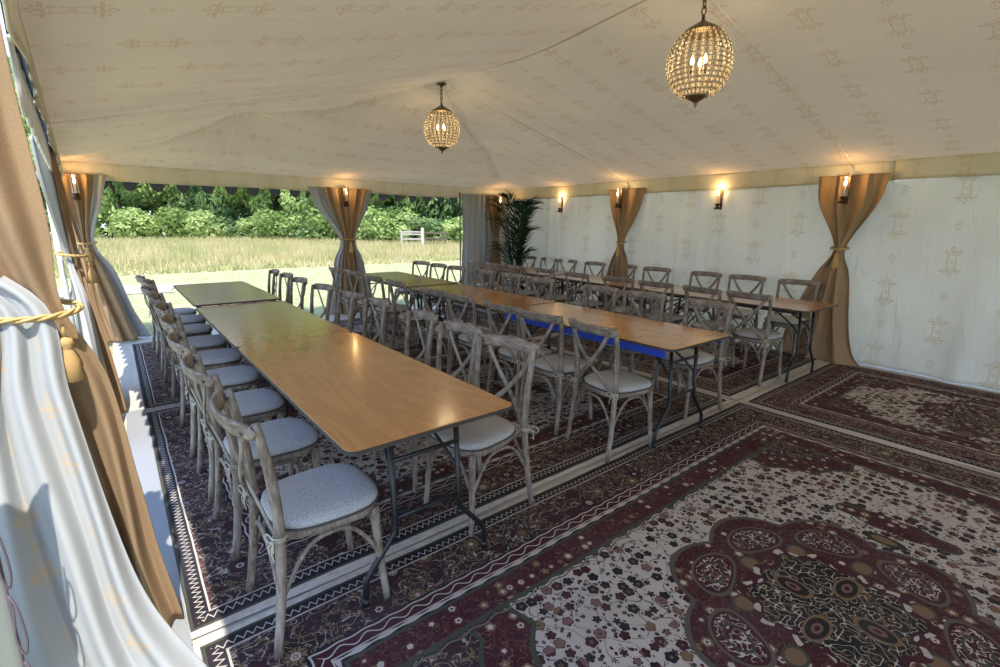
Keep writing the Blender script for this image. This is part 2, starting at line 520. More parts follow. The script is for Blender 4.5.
    col = m.mix(d.lt(.042*s), col, fringe)
    pile = m.noise(c, 420, 2); pl = m.noise(c, 3, 3)
    col = m.mix(pile.sm(.3, .8)*.30, col, (.05, .04, .04))
    col = m.mix(pl.sm(.35, .75)*.18, col, (.14, .11, .11))
    return m.done(m.principled(col, .95, normal=m.bump(pile, .5, .004), Specular_IOR_Level=.15))

CREAM = (.52, .455, .41)

# ------------------------------------------------------------------ tent measurements
XR = 6.51; YB = 7.95; YF = -4.05; EAVE = 2.2; PEAK = 3.04; XM = 3.08; PB = 2.0
def XL(y): return -.35+(YB-y)*.037 if y > 1.5 else -.111
BAYS = [7.95, 4.95, 1.95, -1.05, -4.05]

def bld_roof():
    mb = MB(); nx, ny = 110, 190
    def f(u, v):
        y = lerp(YF, YB, v); xl = XL(y); x = lerp(xl, XR, u)
        sl = (x-xl)/(XM-xl); sr = (XR-x)/(XR-XM); sb = (YB-y)/3.0; sf = (y-YF)/3.0
        side = min(sl, sr); end = min(sb, sf)
        k = min(side, end, 1.0)
        # soften the ridge a bit
        z = EAVE+(PEAK-EAVE)*k
        # cloth sags between the ribs at the bays
        ph = ((y-YF)/3.0) % 1.0
        sag = math.sin(PI*ph)**2
        if end >= side:
            z -= .05*sag*math.sin(PI*min(1, k))
            z -= .075*sag*max(0, k-.55)/.45          # ridge hangs between the peaks
            z += .018*max(0, 1-abs(min(ph, 1-ph))*3/.10)*math.sin(PI*min(1, k))
        else:
            w = (x-xl)/(XR-xl)
            z -= .11*math.sin(PI*k)*(1-abs(2*w-1)*.5)
        # the hips are pushed up from above by struts
        for hx_, hy_, am in ((1.33, 6.42, .20), (4.85, 6.45, .12)):
            dd = math.hypot((x-hx_)*1.0, (y-hy_)*1.0)
            z += am*max(0, 1-dd/1.15)**1.5
        return (x, y, z)
    mb.grid(f, nx, ny)
    o = tag(mb.build('ceiling', MAT['roof'], smooth=True), kind='structure')
    # seams sewn along ribs and ridge
    def roof_z(x, y):
        y = min(YB, max(YF, y)); xl = XL(y); return f((x-xl)/(XR-xl), (y-YF)/(YB-YF))[2]
    def seam(a, b, w=.010):
        n = 60; pts = []
        for i in range(n+1):
            x = lerp(a[0], b[0], i/n); y = lerp(a[1], b[1], i/n)
            pts.append((x, y, roof_z(x, y)-.0025))
        s = MB(); s.tube(pts, [(.0025, w*.7)]*len(pts), 6, flat=(0, 0, 1)); s.build('roof_seam', MAT['seam'], o)
    for y in (4.95, 1.95, -1.05):
        seam((XM, y), (XR, y)); seam((XM, y), (XL(y), y))
    seam((XM, 4.95), (XM, -1.05), .014)
    seam((XM, 4.95), (XR, YB), .005); seam((XM, 4.95), (XL(YB), YB), .005)
    seam((1.33, 6.42), (1.28, YB), .004)
    return roof_z
roof_z = bld_roof()

# pelmets (the deep band round the eaves)
def pelmet(name, a, b, wav=.004, out=(0, 0), zt=EAVE+.01, zb=PB, L=None):
    mb = MB(); a = Vector((*a, 0)); b = Vector((*b, 0)); L = (b-a).length
    nrm = Vector((-(b-a).y, (b-a).x, 0)).normalized()
    n = max(12, int(L*10))
    def f(u, v):
        p = a.lerp(b, u); w = wav*math.sin(u*L*5.1)+wav*.6*math.sin(u*L*13+v*2)
        w *= v
        return (p.x+nrm.x*w, p.y+nrm.y*w, lerp(zt, zb, v)+(wav*.8*math.sin(u*L*3.3+1))*v)
    mb.grid(f, n, 6, uv=lambda u, v: (u*L, v*.2-.10))
    # hem strip
    o = mb.build(name, MAT['pelmet'], thick=.006)
    tag(o, kind='structure')
    h = MB(); h.tube([f(i/n, 1) for i in range(n+1)], .005, 6); h.build('hem', MAT['pelmet'], o)
    return o
pelmet('trim_1', (XL(YB)-.03, YB), (XR, YB), .006)
pelmet('trim_2', (XR-.012, YB), (XR-.012, 1.56))
pelmet('trim_3', (XR-.024, 1.57), (XR-.024, YF), zt=EAVE+.012, zb=PB+.008)
pelmet('trim_4', (XL(1.5), YF), (XL(1.5), 1.5), .006)
pelmet('trim_5', (XL(1.5), 1.5), (XL(YB), YB), .008)

# right wall of lining cloth with shallow folds
def wall(name, x, y0, y1, seed):
    rr = random.Random(seed); L = y1-y0
    fold = [(rr.uniform(y0, y1), rr.uniform(.05, .12), rr.uniform(.04, .10), rr.uniform(-.25, .25)) for _ in range(int(L*2.6))]
    def f(u, v):
        y = lerp(y0, y1, u); z = lerp(EAVE+.06, 0.0, v)
        dx = 0
        for fy, fw, fa, sl in fold:
            t = (y-fy-sl*(v-.2)*.6)/fw
            dx -= fa*math.exp(-t*t)*(.25+.75*v)*min(1, v*6)
        dx -= .02*math.sin(y*2.3+v*1.7)*v
        if v > .93: dx -= (v-.93)/.07*.03*(.6+.4*math.sin(y*4.2))
        dx = max(dx, -.10)
        return (x-.005+dx, y, z)
    mb = MB(); mb.grid(f, int(L*36), 44, uv=lambda u, v: (u*L, v*2.1))
    return tag(mb.build(name, MAT['wall'], thick=.004), kind='structure')
wall('wall_right', XR+.03, YF, YB, 3)

# tent poles at the bays (mostly hidden by the drapes)
k = 0
for y in BAYS:
    for x in (XL(y)-.09, XR-.03):
        yy = y+.13 if x < 1 else y
        mb = MB(); mb.tube([(x, min(yy, YB+.02), 0), (x, min(yy, YB+.02), EAVE-.03)], .019, 10)
        k += 1
        tag(mb.build('trim_%d' % (5+k), MAT['pole']), kind='structure')
for x in (XM,):
    for y in (YB, YF):
        mb = MB(); mb.tube([(x, y+.02, 0), (x, y+.02, EAVE)], .019, 10); k += 1
        tag(mb.build('trim_%d' % (5+k), MAT['pole']), kind='structure')

# scalloped outer valances
def valance(label, a, b, zt=2.16, zb=1.90, per=.29):
    a = Vector((*a, 0)); b = Vector((*b, 0)); L = (b-a).length; n = int(L/per)
    root = thing('valance', tuple((a+b)/2), 0, label, 'valance')
    inv = Vector((a+b)/2)
    top = MB(); pip = MB(); m = 20
    pts = []
    for i in range(n*m+1):
        s = i/(n*m); p = a.lerp(b, s)-inv
        ph = (i % m)/m
        z = zb+.22-.20*math.sqrt(max(0, 1-((ph-.5)/.30)**2))**.8 if per < .28 or True else 0
        pts.append((p.x, p.y, z))
    vs = []; fs = []
    for i, p in enumerate(pts):
        vs += [(p[0], p[1], zt), p]
        if i: fs.append((2*i-2, 2*i-1, 2*i+1, 2*i))
    top.add(vs, fs); top.build('canvas', MAT['darkgreen'], root, smooth=False, thick=.004)
    pip.tube(pts, .008 if 'white' in label else .004, 6); pip.build('piping', MAT['whitepiping'] if 'white' in label else MAT['darkgreen'], root)
valance('dark scalloped canvas valance hanging outside the back opening', (-.45, YB+.16), (XR+.1, YB+.16), zb=1.875)
valance('dark scalloped valance with white piping along the left opening', (XL(2)-.03, 2.16), (XL(YB)-.045, YB), zt=2.36, zb=1.83, per=.24)
valance('dark scalloped valance with white piping, beside and behind the viewer on the left', (XL(1.5)-.04, YF), (XL(1.5)-.04, .5), zt=2.36, zb=1.83, per=.24)

# ------------------------------------------------------------------ floor and rugs
fl = MB(); fl.box((3.22, 1.95, -.018), (6.75, 12.0, .02))
def mat_floor():
    m = M('groundsheet'); c = m.coord('Object'); n = m.noise(c, 12, 3)
    return m.done(m.principled(m.mix(n, (.40, .38, .34), (.52, .49, .44)), .9))
tag(fl.build('floor', mat_floor(), smooth=False), kind='structure')

RUGA = mat_rug('persian rug, long', 2.09, 1.405, CREAM, (.03, .018, .022), .58, 1.0, 0.0, .50)
RUGB = mat_rug('persian rug, narrow', 1.10, 1.37, CREAM, (.06, .022, .026), .50, .62, 4.0, .32)
def rug(x0, x1, y0, y1, mat, label, z=0.0, flip=False):
    hx = (x1-x0)/2; hy = (y1-y0)/2
    mb = MB(); n = 30
    def f(u, v):
        x = lerp(-hx, hx, u); y = lerp(-hy, hy, v)
        e = min(u, 1-u, v, 1-v)
        zz = .008 if e > 0 else .0005
        zz += .0018*math.sin(x*5+y*3)*(1 if e > 0 else 0)
        wx = .010*math.sin(y*3.1+x0) if u in (0, 1) else 0
        wy = .010*math.sin(x*2.7+y0) if v in (0, 1) else 0
        return (x+wx, y+wy, zz)
    mb.grid(f, n, n)
    o = mb.build('rug', mat); o.location = ((x0+x1)/2, (y0+y1)/2, z)
    return tag(o, label, 'rug', 'persian rugs covering the tent floor')
rug(.03, 4.19, -.94, 1.845, RUGA, 'large cream and maroon persian rug with dark medallion, open floor in the foreground')
rug(4.21, 6.40, -.94, 1.84, RUGB, 'cream and maroon persian rug along the right wall, beside the foreground rug')
rug(.01, 4.17, 1.87, 4.68, RUGA, 'persian rug under the near ends of the left and middle table rows')
rug(4.21, 6.40, 1.87, 4.68, RUGB, 'persian rug under the near end of the table row by the right wall')
rug(.0, 4.17, 4.71, 7.50, RUGA, 'persian rug under the far half of the left table row')
rug(4.21, 6.40, 4.71, 7.50, RUGB, 'persian rug in the far right corner below the palm')
# off-white ground sheet lip along the left rug edges
mb = MB(); mb.grid(lambda u, v: (lerp(-.10, .04, u)+.012*math.sin(v*21)*(1-u), lerp(-1.0, 4.75, v), .003), 3, 60)
o = mb.build('ground_sheet', mat_plain('white groundsheet', (.26, .27, .29), .8))
tag(o, 'white groundsheet strip showing along the left edge of the rugs', 'groundsheet')
o['kind'] = 'structure'; o.name = 'trim_30'

# ------------------------------------------------------------------ chairs
def outline(w_f, w_b, d_f, d_b, z, n=40, p=3.2, grow=0):
    pts = []
    for k in range(n):
        a = 2*PI*k/n; c, s = math.cos(a), math.sin(a)
        r = (abs(c)**p+abs(s)**p)**(-1/p)
        X_, Y_ = c*r, s*r
        x = X_*((d_f if X_ > 0 else d_b)+grow)
        w = lerp(w_b, w_f, (X_+1)/2)+grow
        pts.append((x, Y_*w, z))
    return pts
def make_chair():
    W = MAT['wood']
    t = thing('crossback_chair')
    mb = MB(); mb.slab([outline(.205, .175, .205, .19, z, grow=g) for z, g in ((.402, -.006), (.406, 0), (.430, 0), (.434, -.006))])
    mb.build('seat_frame', W, t)
    mb = MB(); mb.slab([outline(.205, .178, .21, .185, z, grow=g) for z, g in ((.436, -.012), (.441, 0), (.452, .006), (.466, .003), (.476, -.018), (.481, -.06), (.483, -.12))])
    cu = mb.build('seat_cushion', MAT['cushion'], t)
    mb = MB(); mb.tube([Vector(p) for p in outline(.205, .178, .21, .185, .4415, grow=.006)], .0045, 6, closed=True)
    mb.build('piping', MAT['piping'], cu)
    for s in (-1, 1):
        keys = [(-.240, s*.206, 0), (-.208, s*.197, .22), (-.190, s*.187, .44), (-.194, s*.190, .60), (-.210, s*.199, .75), (-.232, s*.203, .884)]
        pts = smooth_path(keys, 20)
        mb = MB(); mb.tube(pts, [lerp(.0150, .0185, min(1, i/8)) if i < 12 else lerp(.0185, .015, (i-12)/8) for i in range(21)], 10)
        mb.build('back_post', W, t)
        mb = MB(); pts = smooth_path([(.165, s*.165, .415), (.172, s*.172, .25), (.192, s*.186, 0)], 10)
        mb.tube(pts, [lerp(.020, .0135, i/10) for i in range(11)], 10); mb.build('front_leg', W, t)
    # curved top rail
    mb = MB(); N = 26; rings = []
    for i in range(N+1):
        y = lerp(-.230, .230, i/N); q = y/.230
        x = -.243-.060*(1-q*q); e = max(0, (abs(q)-.86)/.14); h = .032*math.sqrt(max(.02, 1-e*e)); th = .0095*(1-.35*e)
        z = .863+.004*(1-q*q)
        ring = []
        for kk in range(12):
            a = 2*PI*kk/12; cc, ss = math.cos(a), math.sin(a)
            rr = (abs(cc)**4+abs(ss)**4)**-.25
            dz = ss*rr*h
            ring.append((x+cc*rr*th-dz*.25, y, z+dz))
        rings.append(ring)
    mb.slab(rings); rail = mb.build('top_rail', MAT['wood_h'], t)
    for s in (-1, 1):
        mb = MB(); mb.tube([(-.225, s*.195, .858), (-.276, s*.191, .858)], .006, 8); mb.build('rail_bolt', MAT['piping'], rail)
    # crossed bentwood slats
    for s in (-1, 1):
        off = .004*s
        keys = [(-.262+off, s*.170, .842), (-.262+off, s*.10, .73), (-.250+off*2, 0, .615), (-.222+off, -s*.10, .52), (-.196, -s*.176, .432)]
        pts = smooth_path(keys, 18); mb = MB()
        mb.tube(pts, [(.0055, .0150)]*19, 8, flat=(1, 0, 0)); mb.build('cross_slat', W, t)
    # bent arches under the seat, one per side
    A = {'fl': Vector((.178, .176, 0)), 'fr': Vector((.178, -.176, 0)), 'bl': Vector((-.208, .194, 0)), 'br': Vector((-.208, -.194, 0))}
    for a, b in (('fl', 'fr'), ('bl', 'br'), ('fl', 'bl'), ('fr', 'br')):
        pa, pb = A[a], A[b]; pts = []
        for i in range(21):
            q = i/20; uu = q*2-1
            z = .20+.195*(1-abs(uu)**3.2)
            sx = .5+.5*uu*(.82+.18*abs(uu)**3)
            p = pa.lerp(pb, sx); pts.append((p.x, p.y, z))
        mb = MB(); mb.tube(pts, .0085, 8); mb.build('bentwood_arch', W, t)
    # raffia ties of the cushion on the back posts
    for s in (-1, 1):
        mb = MB(); c = Vector((-.193, s*.188, .452))
        for dz in (-.005, .004):
            mb.tube([c+Vector((math.cos(a)*.022, math.sin(a)*.022, dz+.002*math.sin(2*a))) for a in [2*PI*i/14 for i in range(14)]], .0028, 6, closed=True)
        kn = c+Vector((-.020, s*.010, 0))
        for sg in (-1, 1):
            lp = smooth_path([kn, kn+Vector((-.012, s*.004+sg*.030, .018)), kn+Vector((-.016, s*.004+sg*.052, -.006)), kn+Vector((-.010, sg*.026, -.016)), kn], 12)
            mb.tube(lp, .0026, 5)
            tl = smooth_path([kn, kn+Vector((-.014, sg*.016, -.026)), kn+Vector((-.010, sg*.026, -.062))], 6)
            mb.tube(tl, .0026, 5)
        mb.build('raffia_tie', MAT['raffia'], t)
    return t
proto = make_chair()
used = [False]
ORD = ['first', 'second', 'third', 'fourth', 'fifth', 'sixth', 'seventh', 'eighth', 'ninth']
def put_chair(x, y, rz, label, group):
    o = proto if not used[0] else copy_tree(proto)
    used[0] = True
    o.location = (x, y, .009); o.rotation_euler = (0, 0, rz)
    tag(o, label, 'chair', group)

# table rows: origin corner, skew angle (clockwise), width
ROWS = {
 'left': dict(x=.532, y=1.493, a=-.004, name='left table row'),
 'middle': dict(x=2.685, y=1.62, a=.016, name='middle table row'),
 'right': dict(x=4.985, y=1.665, a=.03, name='wall-side table row'),
}
TW = .763; TL = 1.83
def local(r, s, t):
    a = r['a']; return (r['x']+s*math.cos(a)+t*math.sin(a), r['y']-s*math.sin(a)+t*math.cos(a))
YL = {
 ('left', -1): [1.80, 2.46, 3.06, 3.70, 4.32, 4.95, 5.60, 6.22, 6.78],
 ('left', 1): [1.94, 2.44, 2.96, 3.68, 4.22, 4.86, 5.62, 6.22, 6.80],
 ('middle', -1): [1.99, 2.53, 2.98, 3.62, 4.08, 4.92, 5.55, 6.20, 6.78],
 ('middle', 1): [2.06, 2.66, 3.20, 4.10, 4.72, 5.30, 5.98, 6.50, 7.05],
 ('right', -1): [2.09, 2.58, 3.18, 3.75, 4.40, 5.02, 5.66, 6.22, 6.80],
 ('right', 1): [2.24, 2.84, 3.42, 4.20, 4.82, 5.45, 6.10, 6.66, 7.20],
}
OFF = {('left', -1): -.022, ('left', 1): .085, ('middle', -1): -.075, ('middle', 1): .17, ('right', -1): -.02, ('right', 1): .30}
ROT0 = {('left', -1): 1, ('left', 1): 7, ('middle', -1): -7, ('middle', 1): -6, ('right', -1): -4, ('right', 1): 3}
SIDE = {-1: 'left side', 1: 'right side'}
for (rn, sd), ys in YL.items():
    r = ROWS[rn]
    for i, y in enumerate(ys):
        s = OFF[(rn, sd)] if sd < 0 else TW+OFF[(rn, sd)]
        x, _ = local(r, s, y-r['y'])
        x += R.uniform(-.025, .025)*(i > 0)
        rot = (0 if sd < 0 else PI) + math.radians(ROT0[(rn, sd)] if i == 0 else R.uniform(-7, 7))
        pos = ORD[i]+' from the near end' if i < 8 else 'ninth and farthest'
        put_chair(x, y, rot, 'weathered crossback chair, %s, %s of the %s' % (pos, SIDE[sd], r['name']),
                  'crossback chairs around the trestle tables')

# ------------------------------------------------------------------ folding trestle tables
def make_table(blue=False):
    t = thing('trestle_table')
    L = TL-.012; W = TW
    def rect(w, l, z, c, n=6):
        pts = []
        for cx, cy, a0 in ((w-c, l-c, 0), (c, l-c, PI/2), (c, c, PI), (w-c, c, 3*PI/2)):
            for i in range(n+1):
                a = a0+PI/2*i/n; pts.append((cx+c*math.cos(a), cy+c*math.sin(a), z))
        return pts
    def ins(pts, g): return [(lerp(p[0], W/2, g/(W/2)), lerp(p[1], L/2, g/(L/2)), p[2]) for p in pts]
    mb = MB(); o = rect(W, L, 0, .045)
    mb.slab([[(p[0], p[1], z) for p in ins(o, g)] for z, g in ((.731, .004), (.746, .004), (.7495, .006), (.750, .010))])
    top = mb.build('tabletop', MAT['ply'], t, smooth=False)
    mb = MB(); mb.slab([[(p[0], p[1], z) for p in ins(o, g)] for z, g in ((.732, .003), (.7335, 0), (.745, 0), (.7478, .003))])
    mb.build('edge_band', MAT['plyedge'], top, smooth=False)
    if blue:
        for x in (.03, W-.03):
            mb = MB(); mb.box((x, L/2, .702), (.02, L-.14, .052)); mb.build('side_rail', MAT['blue'], t, smooth=False, bevel=.003)
    else:
        for x in (.05, W-.05):
            mb = MB(); mb.box((x, L/2, .715), (.03, L-.2, .024)); mb.build('side_rail', MAT['steel'], t, smooth=False)
    for e in (0, 1):
        def P(s, q, z): return (s, q if e == 0 else L-q, z)
        yq = .13
        for sg in (-1, 1):
            mb = MB(); c = W/2
            pts = [P(c+sg*.155, yq+.02, .728), P(c+sg*.155, yq, .33)]
            pts += smooth_path([P(c+sg*.155, yq, .29), P(c+sg*.185, yq, .25), P(c+sg*.265, yq, .155), P(c+sg*.293, yq, .11)], 8)
            pts += [P(c+sg*.296, yq, .06), P(c+sg*.297, yq, .009)]
            mb.tube(pts, .0125, 10); lg = mb.build('leg', MAT['steel'], t)
            mb = MB(); mb.tube([P(c+sg*.297, yq, .009), P(c+sg*.297, yq, .04)], .016, 10); mb.build('leg_cap', MAT['steel'], lg)
            mb = MB(); mb.tube(smooth_path([P(c+sg*.155, yq, .46), P(c+sg*.13, yq+.10, .56), P(c+sg*.10, yq+.30, .69), P(c+sg*.10, yq+.42, .722)], 10), .008, 8)
            mb.build('brace', MAT['steel'], t)
        for z in (.345, .60):
            mb = MB(); mb.tube([P(W/2-.155, yq, z), P(W/2+.155, yq, z)], .0095, 8); mb.build('crossbar', MAT['steel'], t)
        mb = MB(); mb.tube([P(W/2-.10, yq+.42, .720), P(W/2+.10, yq+.42, .720)], .008, 8); mb.build('crossbar', MAT['steel'], t)
    return t
tp = make_table(); tb = make_table(True); first = [True, True]
WHERE = ['near', 'middle', 'far']
def put_table(rn, i, dz, blue, look, extra=0, rot=0, ds=0):
    r = ROWS[rn]; src = tb if blue else tp; idx = 1 if blue else 0
    o = src if first[idx] else copy_tree(src); first[idx] = False
    x, y = local(r, ds, i*TL+extra); o.location = (x, y, dz+.003); o.rotation_euler = (0, 0, -r['a']+rot)
    tag(o, 'plywood trestle table%s, %s in the %s' % (' with blue side rail' if blue else ' on black folding legs', look, r['name']), 'table', 'trestle tables in three long rows')
for rn in ('left', 'middle', 'right'):
    for i in range(3):
        put_table(rn, i, (0, -.004, .014)[i] if rn == 'left' else (0, .003, .012)[i], rn == 'middle' and i == 0, ('nearest', 'the centre one', 'farthest')[i])

# ------------------------------------------------------------------ curtains
def drape(keys, dirv, nrm, nf, amp, mat, name, parent, base, phase=0, seed=0, uvw=1.2, nz=60, nu=90):
    """keys: (z, along, out, halfwidth, fold amplitude factor); along/out measured from base on dirv/nrm"""
    keys = sorted(keys, key=lambda k: -k[0]); zs = [k[0] for k in keys]
    d = Vector((*dirv, 0)).normalized(); n = Vector((*nrm, 0)).normalized(); rr = random.Random(seed)
    ph2 = rr.uniform(0, 6)
    P = smooth_path([Vector((k[1], k[2], k[3])) for k in keys], 200)
    Q = smooth_path([Vector((k[0], k[4], 0)) for k in keys], 200)
    zt, zb = zs[0], zs[-1]
    tab = [(Q[i].x, P[i], max(.0, Q[i].y)) for i in range(201)]
    def at(z):
        lo, hi = 0, 200
        while hi-lo > 1:
            mid = (lo+hi)//2
            if tab[mid][0] >= z: lo = mid
            else: hi = mid
        a, b = tab[lo], tab[hi]; t = 0 if a[0] == b[0] else (a[0]-z)/(a[0]-b[0]); t = min(1, max(0, t))
        return a[1].lerp(b[1], t), lerp(a[2], b[2], t)
    def f(u, v):
        z = lerp(zt, zb, v); p, am = at(z); s = u*2-1
        fold = math.sin(u*nf*2*PI+phase+.5*math.sin(v*3+ph2)) + .28*math.sin(u*nf*4.3*PI+ph2+v*1.5)
        a = p.x+s*p.z+.012*math.sin(v*9+u*7+ph2)*am
        o = p.y+amp*am*fold
        q = d*a+n*o
        return (q.x, q.y, z)
    mb = MB(); mb.grid(f, nu, nz, uv=lambda u, v: (u*uvw+seed*.13, v*2.1))
    return mb.build(name, mat, parent, thick=.004)

def rope_tie(parent, c, dirv, nrm, rx, ry, z, tassel=True, big=1.0, side=0.0, tdir=None):
    d = Vector((*dirv, 0)).normalized(); n = Vector((*nrm, 0)).normalized()
    mb = MB(); N = 40
    for kk in range(3):
        pts = []
        for i in range(N):
            a = 2*PI*i/N; tw = i*.9+kk*2*PI/3
            r = .0065*big
            q = d*(math.cos(a)*(rx+r*math.cos(tw)))+n*(math.sin(a)*(ry+r*math.cos(tw)))+Vector((0, 0, z+r*math.sin(tw)+.012*math.sin(a)))
            pts.append(q+Vector(c))
        mb.tube(pts, .0062*big, 6, closed=True)
    t = mb.build('rope_tie', MAT['rope'], parent)
    if tassel:
        b = Vector(c)+d*side+n*(-ry-.012)+Vector((0, 0, z-.01))
        if tdir: b = Vector(c)+Vector(tdir)+Vector((0, 0, z-.01))
        m2 = MB(); m2.tube([b, b-Vector((0, 0, .05*big))], .005*big, 8)
        m2.lathe([(.004*big, 0), (.020*big, -.008*big), (.024*big, -.025*big), (.016*big, -.04*big), (.019*big, -.05*big), (.030*big, -.085*big), (.034*big, -.16*big), (.028*big, -.165*big)], tuple(b-Vector((0, 0, .045*big))), 18)
        m2.build('tassel', MAT['tassel'], t)
    return t

def curtain(label, base, dirv, nrm, hess=(), line=(), tie=None):
    t = thing('curtain', (*base, 0), 0, label, 'curtain', 'tied-back drapes at the tent posts')
    for i, kw in enumerate(line): drape(parent=t, base=base, dirv=dirv, nrm=nrm, mat=MAT['lining'], name='lining_drape', **kw)
    for i, kw in enumerate(hess): drape(parent=t, base=base, dirv=dirv, nrm=nrm, mat=MAT['hessian'], name='hessian_drape', **kw)
    if tie: rope_tie(t, (0, 0, 0), dirv, nrm, **tie)
    return t

# right wall, near post: dir = +y, normal = +x (out of tent); drape sits inside
curtain('brown hessian curtain tied with gold tassel, near end of the right wall', (XR-.09, 1.93), (0, 1), (1, 0),
  hess=[dict(keys=[(2.08, .14, .02, .17, .8), (1.75, .12, 0, .14, 1), (1.30, .01, -.02, .05, .55), (1.0, .06, -.02, .13, .8), (.5, .14, -.03, .22, 1), (0.01, .20, -.05, .28, 1.1)], nf=1.9, amp=.034, seed=1, uvw=1.2),
        dict(keys=[(2.08, -.16, .03, .18, .8), (1.75, -.14, .01, .14, 1), (1.30, -.01, -.01, .05, .5), (1.0, -.03, -.01, .09, .8), (.5, -.05, -.03, .15, 1), (.12, -.11, -.06, .20, 1.1), (0.01, -.15, -.13, .28, 1.1)], nf=1.6, amp=.032, seed=2, uvw=1.2)],
  tie=dict(rx=.085, ry=.055, z=1.29, side=.0))
curtain('brown hessian curtain gathered halfway along the right wall, behind the wall-side chairs', (XR-.09, 4.95), (0, 1), (1, 0),
  hess=[dict(keys=[(2.08, .15, .02, .14, .8), (1.75, .11, 0, .11, 1), (1.25, .0, -.02, .05, .55), (.9, .05, -.02, .12, .8), (0.01, .16, -.04, .22, 1)], nf=1.6, amp=.028, seed=3),
        dict(keys=[(2.08, -.17, .03, .20, .8), (1.75, -.13, .01, .15, 1), (1.25, -.0, -.01, .05, .5), (.9, -.04, -.01, .12, .8), (0.01, -.10, -.05, .20, 1)], nf=1.6, amp=.028, seed=4)],
  tie=dict(rx=.085, ry=.055, z=1.25, side=.0))
# back corner on the right
curtain('dark brown curtain in the far right corner behind the palm', (6.12, YB-.10), (1, 0), (0, 1),
  hess=[dict(keys=[(2.08, .0, .02, .20, 1), (1.5, -.02, 0, .12, 1), (1.25, -.0, 0, .07, .6), (.8, .0, 0, .12, 1), (.01, .0, 0, .2, 1)], nf=4, amp=.03, seed=5)],
  tie=dict(rx=.08, ry=.05, z=1.25))
t = thing('curtain', (5.68, YB-.05, 0), 0, 'straight white lining curtain closing the right end of the back side', 'curtain')
drape(keys=[(2.08, 0, 0, .35, .7), (1, 0, 0, .34, 1), (.01, 0, 0, .36, 1.1)], dirv=(1, 0), nrm=(0, 1), nf=5, amp=.03, mat=MAT['lining'], name='lining_drape', parent=t, base=(0, 0), seed=6)
mb = MB(); mb.tube([(-.37, .03, 0), (-.37, .03, 2.1)], .012, 8); mb.build('edge_strip', MAT['piping'], t)
t = thing('curtain', (6.33, YB-.04, 0), 0, 'grey white lining hanging in the far right corner behind the palm', 'curtain')
drape(keys=[(2.08, -.12, 0, .31, .7), (.01, -.12, 0, .31, 1.1)], dirv=(1, 0), nrm=(0, 1), nf=3, amp=.025, mat=MAT['lining'], name='lining_drape', parent=t, base=(0, 0), seed=7)
# back middle post
curtain('brown and white curtain tied to the post in the middle of the back opening', (3.06, YB-.07), (1, 0), (0, 1),
  line=[dict(keys=[(2.06, -.34, .05, .24, .8), (1.75, -.28, .04, .18, 1), (1.26, -.07, .0, .06, .5), (.9, -.14, .03, .10, .8), (.4, -.20, .05, .13, 1), (.01, -.26, .06, .17, 1)], nf=2.5, amp=.025, seed=8, uvw=.9),
        dict(keys=[(2.06, .28, .06, .20, .8), (1.75, .24, .05, .15, 1), (1.26, .07, .01, .06, .5), (.9, .15, .04, .10, .8), (.4, .24, .05, .13, 1), (.01, .32, .06, .17, 1)], nf=2.5, amp=.025, seed=9, uvw=.9)],
  hess=[dict(keys=[(2.06, .02, -.02, .36, .8), (1.75, .01, -.02, .26, 1), (1.26, 0, -.02, .09, .6), (.9, 0, -.01, .13, .8), (.4, 0, -.01, .17, 1), (.01, .0, 0, .20, 1)], nf=4, amp=.03, seed=10)],
  tie=dict(rx=.145, ry=.06, z=1.26, side=.02))
# back left corner post
curtain('brown and white curtain tied in the far left corner of the tent', (-.27, YB-.08), (1, 0), (0, 1),
  line=[dict(keys=[(2.06, .20, .03, .13, .8), (1.75, .15, .02, .10, .8), (1.25, .05, 0, .05, .5), (.9, .16, .01, .09, .8), (.4, .26, .0, .13, 1), (.01, .36, -.02, .17, 1)], nf=2, amp=.025, seed=11, uvw=.8),
        dict(keys=[(2.06, -.22, .03, .10, .8), (1.25, -.05, .0, .05, .5), (.4, -.18, -.1, .10, 1), (.01, -.25, -.2, .16, 1)], nf=2, amp=.025, seed=12, uvw=.8)],
  hess=[dict(keys=[(2.06, .0, -.02, .20, .8), (1.75, -.0, -.02, .15, 1), (1.25, 0, -.02, .075, .6), (.9, .04, -.06, .12, .8), (.4, .10, -.14, .18, 1), (.01, .16, -.20, .24, 1)], nf=3.2, amp=.03, seed=13)],
  tie=dict(rx=.125, ry=.07, z=1.25, side=.03))
# left side, middle post (dir = -y towards the camera, normal = -x outside)
curtain('brown and white curtain tied to the second post of the left side', (-.25, 4.95), (0, -1), (-1, 0),
  line=[dict(keys=[(2.06, .26, .06, .18, .8), (1.75, .20, .05, .14, 1), (1.25, .05, .02, .06, .5), (.9, .28, -.03, .18, .8), (.4, .55, -.05, .28, 1), (.01, .74, -.04, .36, 1)], nf=3, amp=.03, seed=14, uvw=1.),
        dict(keys=[(2.06, -.26, .06, .18, .8), (1.25, -.05, .02, .06, .5), (.4, -.3, .04, .18, 1), (.01, -.42, .04, .24, 1)], nf=3, amp=.03, seed=15, uvw=1.)],
  hess=[dict(keys=[(2.06, .02, .04, .26, .8), (1.75, .02, .02, .19, 1), (1.25, 0, -.02, .09, .6), (.9, .0, -.05, .13, .8), (.4, .02, -.10, .20, 1), (.01, .08, -.13, .27, 1)], nf=3.6, amp=.035, seed=16)],
  tie=dict(rx=.13, ry=.085, z=1.26, side=.03))
